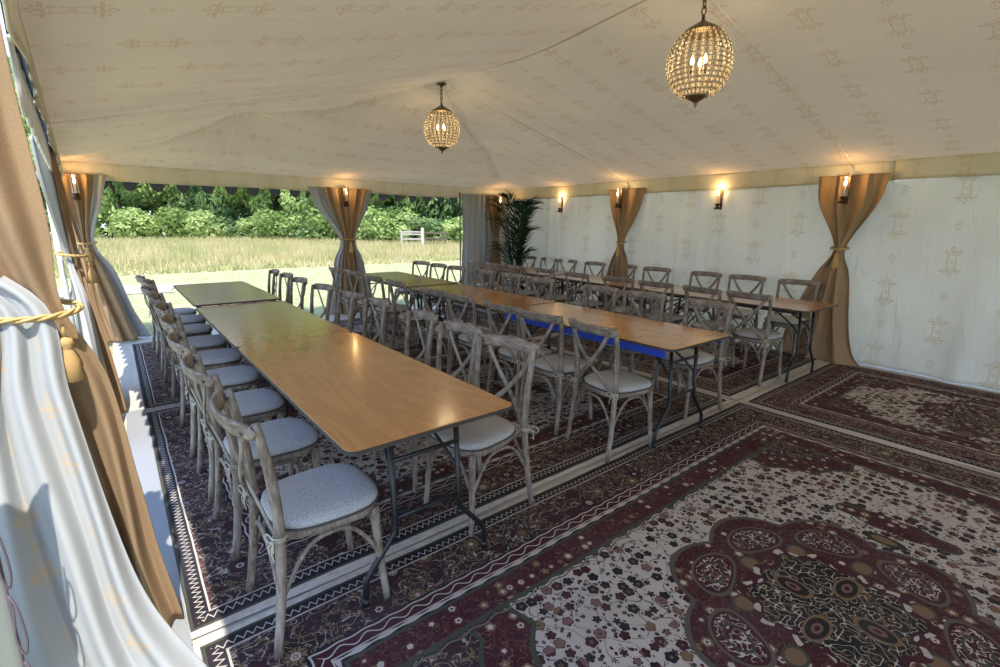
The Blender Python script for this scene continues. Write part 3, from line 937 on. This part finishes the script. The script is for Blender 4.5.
# left side, near post: dir = +x across, normal = +y
cn = curtain('large brown and white curtain tied with gold rope at the near left post', (-.22, 2.02), (1, 0), (0, 1),
  line=[dict(keys=[(2.06, -.26, .10, .10, .8), (1.60, -.26, .04, .10, 1), (1.42, -.20, -.02, .10, .8), (1.26, -.05, -.08, .09, .5), (1.0, -.055, -.14, .11, .7), (.6, -.03, -.24, .15, .9), (.3, .0, -.31, .185, 1), (.01, .06, -.37, .235, 1)], nf=3.2, amp=.026, seed=17, uvw=1.0)],
  hess=[dict(keys=[(2.06, -.13, -.02, .20, .8), (1.80, -.11, -.02, .18, 1), (1.50, -.065, -.04, .135, .9), (1.26, .0, -.03, .07, .5), (1.0, .045, -.02, .11, .7), (.6, .085, -.02, .115, .9), (.3, .115, -.02, .10, 1), (.01, .16, -.03, .08, 1)], nf=2.4, amp=.030, seed=19),
        dict(keys=[(2.06, -.11, .20, .10, .8), (1.26, -.02, .04, .05, .5), (.6, .03, .10, .10, .9), (.01, .06, .16, .14, 1)], nf=3, amp=.02, seed=20)],
  tie=dict(rx=.115, ry=.11, z=1.25, big=.85, tdir=(.07, -.08, -.03)))
# lacing cord and canvas flap at the left edge
mb = MB()
for i in range(5):
    z0 = 1.02-i*.19
    lp = smooth_path([(-.305, 1.50, z0), (-.293, 1.49, z0-.04), (-.290, 1.49, z0-.13), (-.300, 1.495, z0-.17), (-.308, 1.495, z0-.12), (-.302, 1.495, z0-.05), (-.305, 1.50, z0)], 24)
    mb.tube(lp, .0028, 6)
mb.tube([(-.305, 1.502, 1.06), (-.309, 1.50, .05)], .003, 6)
mb.build('lacing_cord', MAT['cord'], cn).matrix_parent_inverse = Matrix.Translation((.22, -2.02, 0))
mb = MB(); mb.grid(lambda u, v: (lerp(-.52, -.308, u)+.01*math.sin(v*5)*v, 1.52+.012*math.sin(u*9+v*2), lerp(1.35, .01, v)), 10, 20)
o = mb.build('canvas_flap', MAT['flap'], thick=.004); tag(o, 'grey canvas flap with laced edge at the lower left, beside the nearest curtain', 'canvas flap')

# ------------------------------------------------------------------ wall lights
def sconce_proto():
    t = thing('wall_lantern')     # faces -x (into the tent) from the wall at x=0
    mb = MB(); mb.box((-.008, 0, 0), (.014, .055, .30)); mb.tube([(-.01, 0, -.12), (-.075, 0, -.135)], .006, 8)
    mb.build('back_plate', MAT['bronze'], t, bevel=.004)
    mb = MB(); mb.lathe([(.014, -.145), (.045, -.138), (.052, -.128), (.020, -.118), (.016, -.100), (.030, -.090), (.034, -.075), (.026, -.072)], (-.075, 0, 0), 20); mb.build('base_cup', MAT['bronze'], t)
    mb = MB(); mb.lathe([(.011, -.085), (.011, .035), (.008, .04)], (-.075, 0, 0), 12); cs = mb.build('candle', mat_plain('warm candle sleeve', (.85, .66, .38), .5), t)
    mb = MB(); mb.lathe([(.004, .035), (.012, .052), (.014, .066), (.009, .088), (.001, .104)], (-.075, 0, 0), 14); mb.build('bulb', MAT['candle'], cs)
    mb = MB(); n = 24
    vs = []; fs = []
    for z in (-.075, .135):
        for k_ in range(n): vs.append((-.075+.042*math.cos(2*PI*k_/n), .042*math.sin(2*PI*k_/n), z))
    fs = [(k_, (k_+1) % n, n+(k_+1) % n, n+k_) for k_ in range(n)]
    mb.add(vs, fs); mb.build('glass_chimney', MAT['glass'], t)
    return t
sp = sconce_proto(); firsts = True
def point(loc, e, col, r=.02):
    l = bpy.data.lights.new('lamp_light', 'POINT'); l.energy = e; l.color = col; l.shadow_soft_size = r
    o = bpy.data.objects.new('lamp_light', l); COL.objects.link(o); o.location = loc
for (x, y, z, rz, lab) in (
    (XR-.155, 1.93, 1.92, 0, 'lit glass wall lantern over the near hessian curtain on the right wall'),
    (XR-.0, 3.42, 1.885, 0, 'lit glass wall lantern on the right wall between the two hessian curtains'),
    (XR-.155, 4.97, 1.93, 0, 'lit glass wall lantern over the second hessian curtain on the right wall'),
    (XR-.0, 6.38, 1.885, 0, 'lit glass wall lantern on the right wall next to the palm'),
    (6.12, YB-.17, 1.90, PI/2, 'lit wall lantern in the far right corner above the palm fronds'),
    (3.02, YB-.14, 1.92, PI/2, 'lit wall lantern on the middle post of the back opening'),
    (-.25, YB-.15, 1.90, PI/2, 'lit wall lantern at the far left corner post'),
):
    o = sp if firsts else copy_tree(sp); firsts = False
    o.location = (x, y, z); o.rotation_euler = (0, 0, rz); tag(o, lab, 'wall light', 'wall lanterns on posts and walls')
    q = Matrix.Rotation(rz, 3, 'Z') @ Vector((-.075, 0, .13))
    point((x+q.x, y+q.y, z+q.z), 1.7, (1, .60, .25), .015)

# ------------------------------------------------------------------ crystal pendant lamps
def make_pendant(drop):
    """origin at the bottom finial's centre line, orb centre at z = 0"""
    t = thing('crystal_pendant')
    H = .218; RR = .202
    def rad(z):
        q = z/H; return RR*math.sqrt(max(0, 1-q*q))*(1.0-.07*q)
    cage = MB(); nm, nz = 26, 15
    zs = [lerp(-H*.93, H*.90, i/nz) for i in range(nz+1)]
    for k_ in range(nm):
        a = 2*PI*k_/nm
        cage.tube([(rad(z)*math.cos(a), rad(z)*math.sin(a), z) for z in zs], .0022, 4)
    for z in zs:
        cage.tube([(rad(z)*math.cos(2*PI*i/40), rad(z)*math.sin(2*PI*i/40), z) for i in range(40)], .0022, 4, closed=True)
    cage.build('wire_cage', MAT['brass'], t)
    bd = MB()
    for i in range(nz):
        z = (zs[i]+zs[i+1])/2
        for k_ in range(nm):
            a = 2*PI*(k_+.5)/nm; r_ = rad(z)-.002
            s = min(.011, r_*PI/nm*.80); c = Vector((r_*math.cos(a), r_*math.sin(a), z)); sz = .0125
            e1 = Vector((-math.sin(a), math.cos(a), 0)); e2 = Vector((math.cos(a), math.sin(a), 0))
            vs = [c+e1*s, c+e2*s*.7, c-e1*s, c-e2*s*.7, c+Vector((0, 0, sz)), c-Vector((0, 0, sz))]
            bd.add(vs, [(0,1,4), (1,2,4), (2,3,4), (3,0,4), (1,0,5), (2,1,5), (3,2,5), (0,3,5)])
    tag(bd.build('crystal_beads', MAT['crystal'], t, smooth=False), kind='stuff')
    mb = MB(); mb.lathe([(.112, .168), (.116, .174), (.104, .188), (.078, .206), (.050, .221), (.028, .234), (.012, .246), (.010, .272)], n=24); mb.build('crown', MAT['brass'], t)
    mb = MB(); mb.lathe([(.070, -.200), (.070, -.206), (.050, -.214), (.046, -.220), (.028, -.229), (.012, -.240), (.013, -.249), (.006, -.260), (.002, -.274)][::-1], n=24); mb.build('finial', MAT['brass'], t)
    ch = MB(); z = .28; i = 0
    while z < drop:
        ax = Vector((1, 0, 0)) if i % 2 else Vector((0, 1, 0)); l = .021
        ch.tube([Vector((0, 0, z+l))+ax*.014*math.cos(a)+Vector((0, 0, l*math.sin(a)*1.25)) for a in [2*PI*j/12 for j in range(12)]], .0048, 5, closed=True)
        z += .038; i += 1
    ch.build('chain', MAT['brass'], t)
    mb = MB(); mb.lathe([(.012, drop-.03), (.055, drop-.012), (.060, drop)], n=20); mb.build('ceiling_rose', MAT['brass'], t)
    for k_ in range(3):
        a = 2*PI*k_/3+.4; c = (.045*math.cos(a), .045*math.sin(a), -.02)
        mb = MB(); mb.lathe([(.009, -.05), (.009, .0), (.010, .005)], c, 10); hb = mb.build('bulb_holder', MAT['brass'], t)
        mb = MB(); mb.lathe([(.006, .005), (.012, .02), (.013, .032), (.008, .052), (.002, .066)], c, 12); mb.build('bulb', MAT['bulb'], hb)
    return t
for (x, y, zc, lab) in ((XM+.055, 1.89, 2.55, 'crystal bead orb pendant nearest the camera, over the open rug side'),
                        (XM-.0, 4.95, 2.56, 'farther crystal bead orb pendant hanging from the ridge end, above the table rows')):
    drop = roof_z(x, y)-zc-.012
    t = make_pendant(drop); t.location = (x, y, zc); tag(t, lab, 'pendant light', 'crystal orb pendants')
    point((x, y, zc-.04), 4.5, (1, .74, .45), .12)

# ------------------------------------------------------------------ potted palm
def palm(x, y):
    t = thing('potted_palm', (x, y, .009), 0, 'tall dark green potted palm in the far right corner', 'plant')
    mb = MB(); mb.lathe([(.15, 0), (.19, .30), (.20, .33), (.185, .33), (.17, .29), (.02, .28)], n=24); mb.build('pot', MAT['pot'], t)
    rr = random.Random(5)
    for i in range(26):
        a = rr.uniform(0, 2*PI); ln = rr.uniform(1.15, 1.88); sp_ = rr.uniform(.10, .60); base = Vector((.05*math.cos(a), .05*math.sin(a), .28))
        if i > 21: ln = rr.uniform(.7, 1.0); sp_ = rr.uniform(.35, .55)
        dr = Vector((math.cos(a), math.sin(a), 0))
        if x+dr.x*sp_ > XR-.12: sp_ *= .35
        if y+dr.y*sp_ > YB-.2: sp_ *= .45
        pts = smooth_path([base, base+dr*sp_*.25+Vector((0, 0, ln*.5)), base+dr*sp_*.6+Vector((0, 0, ln*.85)), base+dr*sp_+Vector((0, 0, ln*.93))], 24)
        mb = MB(); mb.tube(pts, [lerp(.009, .002, j/24) for j in range(25)], 5)
        for j in range(6, 24):
            p = pts[j]; tg = (pts[j+1]-pts[j-1]).normalized(); sd = tg.cross(Vector((0, 0, 1)))
            if sd.length < .05: sd = Vector((-dr.y, dr.x, 0))
            sd.normalize(); L = .30*math.sin(PI*(j-4)/22)**.7+.06
            for sg in (-1, 1):
                dv = (tg*.85+sd*sg*.62+Vector((0, 0, rr.uniform(-.25, .1)))).normalized(); w = tg.cross(dv).cross(dv).normalized()*.011
                tip = p+dv*L-Vector((0, 0, L*.22)); mid = p+dv*L*.5
                if tip.x+x > XR-.06: continue
                mb.add([p-w*.4, mid-w, tip, mid+w], [(0, 1, 2, 3)])
        mb.build('frond', MAT['palm'], t)
palm(6.05, 7.12)

# ------------------------------------------------------------------ outdoors
g = MB()
def gz(x, y): return -.02 - 0*y
g.grid(lambda u, v: (lerp(-90, 110, u), lerp(-60, 140, v), -.03), 40, 40)
tag(g.build('ground', MAT['ground']), kind='structure')
# pale track beyond the back opening
mb = MB()
mb.grid(lambda u, v: (lerp(-6, 1.35-.45*v, u)+.12*math.sin(v*7), lerp(14.6, 12.9, v)+.10*math.sin(u*11)+(2.0*(1-u)*.35), -.018), 24, 8)
tag(mb.build('gravel_track', MAT['track']), 'pale pinkish track across the grass behind the left table row', 'track'); bpy.data.objects['gravel_track']['kind'] = 'structure'

# long grass, countless blades
def grass():
    rng = np.random.default_rng(3); n = 90000
    y = 17.5+rng.random(n)**1.3*27; x = -16+rng.random(n)*62
    keep = (x > (y-17)*-.45-4) & (x < y*.85+4); x = x[keep]; y = y[keep]; n = len(x)
    h = (.22+.30*rng.random(n))*np.clip((y-16)/5, .25, 1); w = .012+.0006*y
    a = rng.random(n)*PI; lx = (rng.random(n)-.5)*.28; ly = (rng.random(n)-.5)*.28
    V = np.zeros((n, 3, 3), dtype=np.float32)
    V[:, 0] = np.stack([x-np.cos(a)*w, y-np.sin(a)*w, np.full(n, -.03)], 1)
    V[:, 1] = np.stack([x+np.cos(a)*w, y+np.sin(a)*w, np.full(n, -.03)], 1)
    V[:, 2] = np.stack([x+lx, y+ly, h], 1)
    me = bpy.data.meshes.new('meadow_grass'); me.vertices.add(3*n); me.vertices.foreach_set('co', V.ravel())
    me.loops.add(3*n); me.loops.foreach_set('vertex_index', np.arange(3*n, dtype=np.int32))
    me.polygons.add(n); me.polygons.foreach_set('loop_start', np.arange(0, 3*n, 3, dtype=np.int32)); me.polygons.foreach_set('loop_total', np.full(n, 3, dtype=np.int32))
    me.update(); me.validate(); me.materials.append(MAT['grass'])
    o = bpy.data.objects.new('meadow_grass', me); COL.objects.link(o)
    tag(o, 'long golden meadow grass between the tent and the trees', 'grass', kind='stuff')
grass()

def leaf_mesh(name, clusters, nl, size, seed, mat):
    rng = np.random.default_rng(seed); C = np.array(clusters, dtype=float); n = nl
    k_ = rng.choice(len(C), n, p=(C[:, 3]**2)/(C[:, 3]**2).sum()); c = C[k_]
    d = rng.normal(size=(n, 3)); d /= np.linalg.norm(d, axis=1)[:, None]
    r = c[:, 3]*(.70+.34*rng.random(n))*(1+.12*np.sin(d[:, 0]*7+k_)*np.cos(d[:, 2]*6))
    P = c[:, :3]+d*r[:, None]*np.array([1, 1, .85])
    nr = d+rng.normal(size=(n, 3))*.55; nr /= np.linalg.norm(nr, axis=1)[:, None]
    t1 = np.cross(nr, rng.normal(size=(n, 3))); t1 /= np.linalg.norm(t1, axis=1)[:, None]; t2 = np.cross(nr, t1)
    s = size*(.6+.8*rng.random(n))[:, None]
    V = np.stack([P-t1*s, P-t2*s*.45, P+t1*s, P+t2*s*.45], 1).astype(np.float32)
    V[:, :, 2] = np.maximum(V[:, :, 2], .02)
    me = bpy.data.meshes.new(name); me.vertices.add(4*n); me.vertices.foreach_set('co', V.ravel())
    me.loops.add(4*n); me.loops.foreach_set('vertex_index', np.arange(4*n, dtype=np.int32))
    me.polygons.add(n); me.polygons.foreach_set('loop_start', np.arange(0, 4*n, 4, dtype=np.int32)); me.polygons.foreach_set('loop_total', np.full(n, 4, dtype=np.int32))
    me.update(); me.validate(); me.materials.append(mat); return me
def make_tree(kind, seed, mat, h, w, nl=24000, size=.14):
    rr = random.Random(seed); t = thing(kind)
    cl = []
    for i in range(34):
        a = rr.uniform(0, 2*PI); q = rr.random(); z = lerp(.5, h-.8, q); rad = w*(math.sin(PI*min(.97, .16+q*.8))**.6)*rr.uniform(.25, .85)
        cl.append((rad*math.cos(a), rad*math.sin(a), z, rr.uniform(.6, 1.15)*w/2.9))
    o = bpy.data.objects.new('crown', leaf_mesh('crown', cl, nl, size, seed, mat)); COL.objects.link(o); o.parent = t
    mb = MB(); mb.tube(smooth_path([(0, 0, -.03), (.05, .02, h*.25), (-.06, .05, h*.5), (0, 0, h*.82)], 10), [lerp(.2, .05, i/10) for i in range(11)], 10)
    for c in cl[:12]:
        mb.tube(smooth_path([(0, 0, c[2]*.45), (c[0]*.4, c[1]*.4, c[2]*.75), (c[0], c[1], c[2])], 6), [lerp(.07, .02, i/6) for i in range(7)], 6)
    mb.build('trunk', MAT['bark'], t)
    return t
def make_bush(seed, mat, h, w, nl=3500, size=.12):
    rr = random.Random(seed); t = thing('bush'); cl = []
    for i in range(16):
        a = rr.uniform(0, 2*PI); rad = w*rr.uniform(0, .7); cl.append((rad*math.cos(a), rad*math.sin(a), rr.uniform(.3, h*.75), rr.uniform(.4, .7)*w/1.6))
    o = bpy.data.objects.new('foliage', leaf_mesh('foliage', cl, nl, size, seed, mat)); COL.objects.link(o); o.parent = t
    mb = MB()
    for c in cl[:8]: mb.tube(smooth_path([(c[0]*.1, c[1]*.1, -.03), (c[0]*.5, c[1]*.5, c[2]*.5), (c[0], c[1], c[2])], 5), [lerp(.04, .012, i/5) for i in range(6)], 6)
    mb.build('stems', MAT['bark'], t)
    return t
TP = [make_tree('tree', 11, MAT['leaf_a'], 8.0, 3.3), make_tree('tree', 12, MAT['leaf_b'], 7.0, 2.9), make_tree('tree', 13, MAT['leaf_c'], 8.6, 3.5)]
tf = [True]*3
# the hedge line runs from far left to nearer right
line = [(-13, 55), (-8, 54), (-3.5, 52.5), (.5, 51.5), (4.5, 50.5), (8, 47.5), (11, 44.5), (14, 41), (16.5, 37.5), (19, 34), (21.5, 31.0), (24.5, 28.5), (28, 26), (32, 24)]
line += [(-10, 60), (-5, 59), (0, 58), (5, 57), (9.5, 54), (13.5, 50.5), (17, 46.5), (20, 42.5), (23, 39), (26, 36), (30, 33)]
kinds = [0, 2, 1, 0, 1, 2, 0, 1, 2, 0, 2, 1, 0, 2]+[2, 0, 2, 2, 0, 2, 0, 2, 2, 0, 2]; looks = ['mid green leafy tree', 'pale green loose tree', 'dark green dense tree']
for i, ((x, y), kd) in enumerate(zip(line, kinds)):
    o = TP[kd] if tf[kd] else copy_tree(TP[kd]); tf[kd] = False
    o.location = (x+R.uniform(-.5, .5), y+R.uniform(-.6, .6), -.02); o.rotation_euler = (0, 0, R.uniform(0, 6)); s = R.uniform(1.05, 1.3); o.scale = (s, s, s*1.45)
    tag(o, ('%s at the field edge, %s from the left in the tree line' if i < 14 else '%s in the hidden back row of the wood, %s from the left') % (looks[kd], (ORD+['tenth', 'eleventh', 'twelfth', 'thirteenth', 'fourteenth'])[i if i < 14 else i-14]), 'tree', 'trees along the field edge')
BP = [make_bush(21, MAT['leaf_b'], 2.0, 1.7), make_bush(22, MAT['leaf_a'], 2.4, 1.9), make_bush(23, MAT['leaf_c'], 1.8, 1.6)]
bf = [True]*3; nb = 22
PTS = [(-13, 51.5), (-3, 49.2), (5, 46.8), (9, 42.8), (13, 37.8), (16.2, 33.5), (19.5, 29.3), (24, 26), (30, 22)]
tot = []
for i in range(nb):
    q = i/(nb-1)*(len(PTS)-1); j = min(int(q), len(PTS)-2); q -= j
    x = lerp(PTS[j][0], PTS[j+1][0], q); y = lerp(PTS[j][1], PTS[j+1][1], q)
    kd = (0, 1, 2, 1, 0, 1, 0, 2)[i % 8]
    o = BP[kd] if bf[kd] else copy_tree(BP[kd]); bf[kd] = False
    o.location = (x+R.uniform(-.3, .3), y+R.uniform(-.5, .5), -.02); o.rotation_euler = (0, 0, R.uniform(0, 6)); s = R.uniform(.9, 1.3); o.scale = (s*1.15, s*1.15, s)
    N22 = ORD+['tenth', 'eleventh', 'twelfth', 'thirteenth', 'fourteenth', 'fifteenth', 'sixteenth', 'seventeenth', 'eighteenth', 'nineteenth', 'twentieth', 'twenty-first', 'twenty-second']
    tag(o, 'low leafy bush in front of the tree line, %s from the left' % N22[i], 'bush', 'bushes along the field edge')

# field gate
t = thing('field_gate', (15.6, 27.6, -.02), math.radians(-42), 'weathered timber field gate with pale post at the edge of the trees', 'gate')
mb = MB(); mb.box((0, 0, .62), (.17, .15, 1.28)); mb.build('gate_post', mat_plain('pale post', (.55, .48, .45), .85), t, smooth=False, bevel=.01)
mb = MB(); mb.box((-1.35, 0, .5), (.12, .12, 1.05)); mb.build('gate_post', MAT['oldwood'], t, smooth=False, bevel=.01)
for z in (.25, .55, .85, 1.0):
    mb = MB(); mb.box((-.68, .02, z), (1.30, .035, .09)); mb.build('rail', MAT['oldwood'], t, smooth=False)
for z in (.3, .6, .95):
    mb = MB(); mb.box((.75, .02, z), (1.4, .035, .09)); mb.build('rail', MAT['bark'], t, smooth=False)
mb = MB(); mb.box((1.45, 0, .5), (.12, .12, 1.05)); mb.build('gate_post', MAT['bark'], t, smooth=False, bevel=.01)

# ------------------------------------------------------------------ light
w = bpy.data.worlds.new('World'); sc.world = w; w.use_nodes = True; nt = w.node_tree; nt.nodes.clear()
tc = nt.nodes.new('ShaderNodeTexCoord'); sp3 = nt.nodes.new('ShaderNodeSeparateXYZ'); rp = nt.nodes.new('ShaderNodeValToRGB')
bg = nt.nodes.new('ShaderNodeBackground'); ow = nt.nodes.new('ShaderNodeOutputWorld')
nt.links.new(tc.outputs['Generated'], sp3.inputs[0]); nt.links.new(sp3.outputs[2], rp.inputs[0])
e = rp.color_ramp.elements; e[0].position = 0; e[0].color = (.72, .86, 1.0, 1); e[1].position = .6; e[1].color = (.34, .55, 1.0, 1)
nt.links.new(rp.outputs[0], bg.inputs[0]); bg.inputs[1].default_value = 1.75; nt.links.new(bg.outputs[0], ow.inputs[0])
sl = bpy.data.lights.new('sun', 'SUN'); sl.energy = 5.0; sl.angle = math.radians(.6); sl.color = (1, .95, .86)
so = bpy.data.objects.new('sun', sl); COL.objects.link(so)
so.rotation_euler = Vector((.13, .47, -1)).to_track_quat('-Z', 'Y').to_euler()

# ------------------------------------------------------------------ camera
cd = bpy.data.cameras.new('camera'); cam = bpy.data.objects.new('camera', cd); COL.objects.link(cam); sc.camera = cam
f = 481.25; cd.sensor_width = 36; cd.lens = f/1000*36; cd.clip_start = .05; cd.clip_end = 500
pi_, ya, ro = math.radians(12.818), math.radians(38.555), math.radians(.554)
F = Vector((math.sin(ya)*math.cos(pi_), math.cos(ya)*math.cos(pi_), -math.sin(pi_)))
Rv = Vector((math.cos(ya), -math.sin(ya), 0)); U = Rv.cross(F)
R2 = Rv*math.cos(ro)+U*math.sin(ro); U2 = -Rv*math.sin(ro)+U*math.cos(ro)
cam.matrix_world = Matrix(((R2.x, U2.x, -F.x, 0), (R2.y, U2.y, -F.y, 0), (R2.z, U2.z, -F.z, 1.520), (0, 0, 0, 1)))

vs_ = sc.view_settings; sc.display_settings.display_device = 'sRGB'
vs_.view_transform = 'Standard'; vs_.look = 'None'; vs_.gamma = 1; vs_.use_curve_mapping = False; vs_.exposure = 0.66
sc.cycles.max_bounces = 8; sc.cycles.diffuse_bounces = 5; sc.cycles.transparent_max_bounces = 12; sc.cycles.use_denoising = True
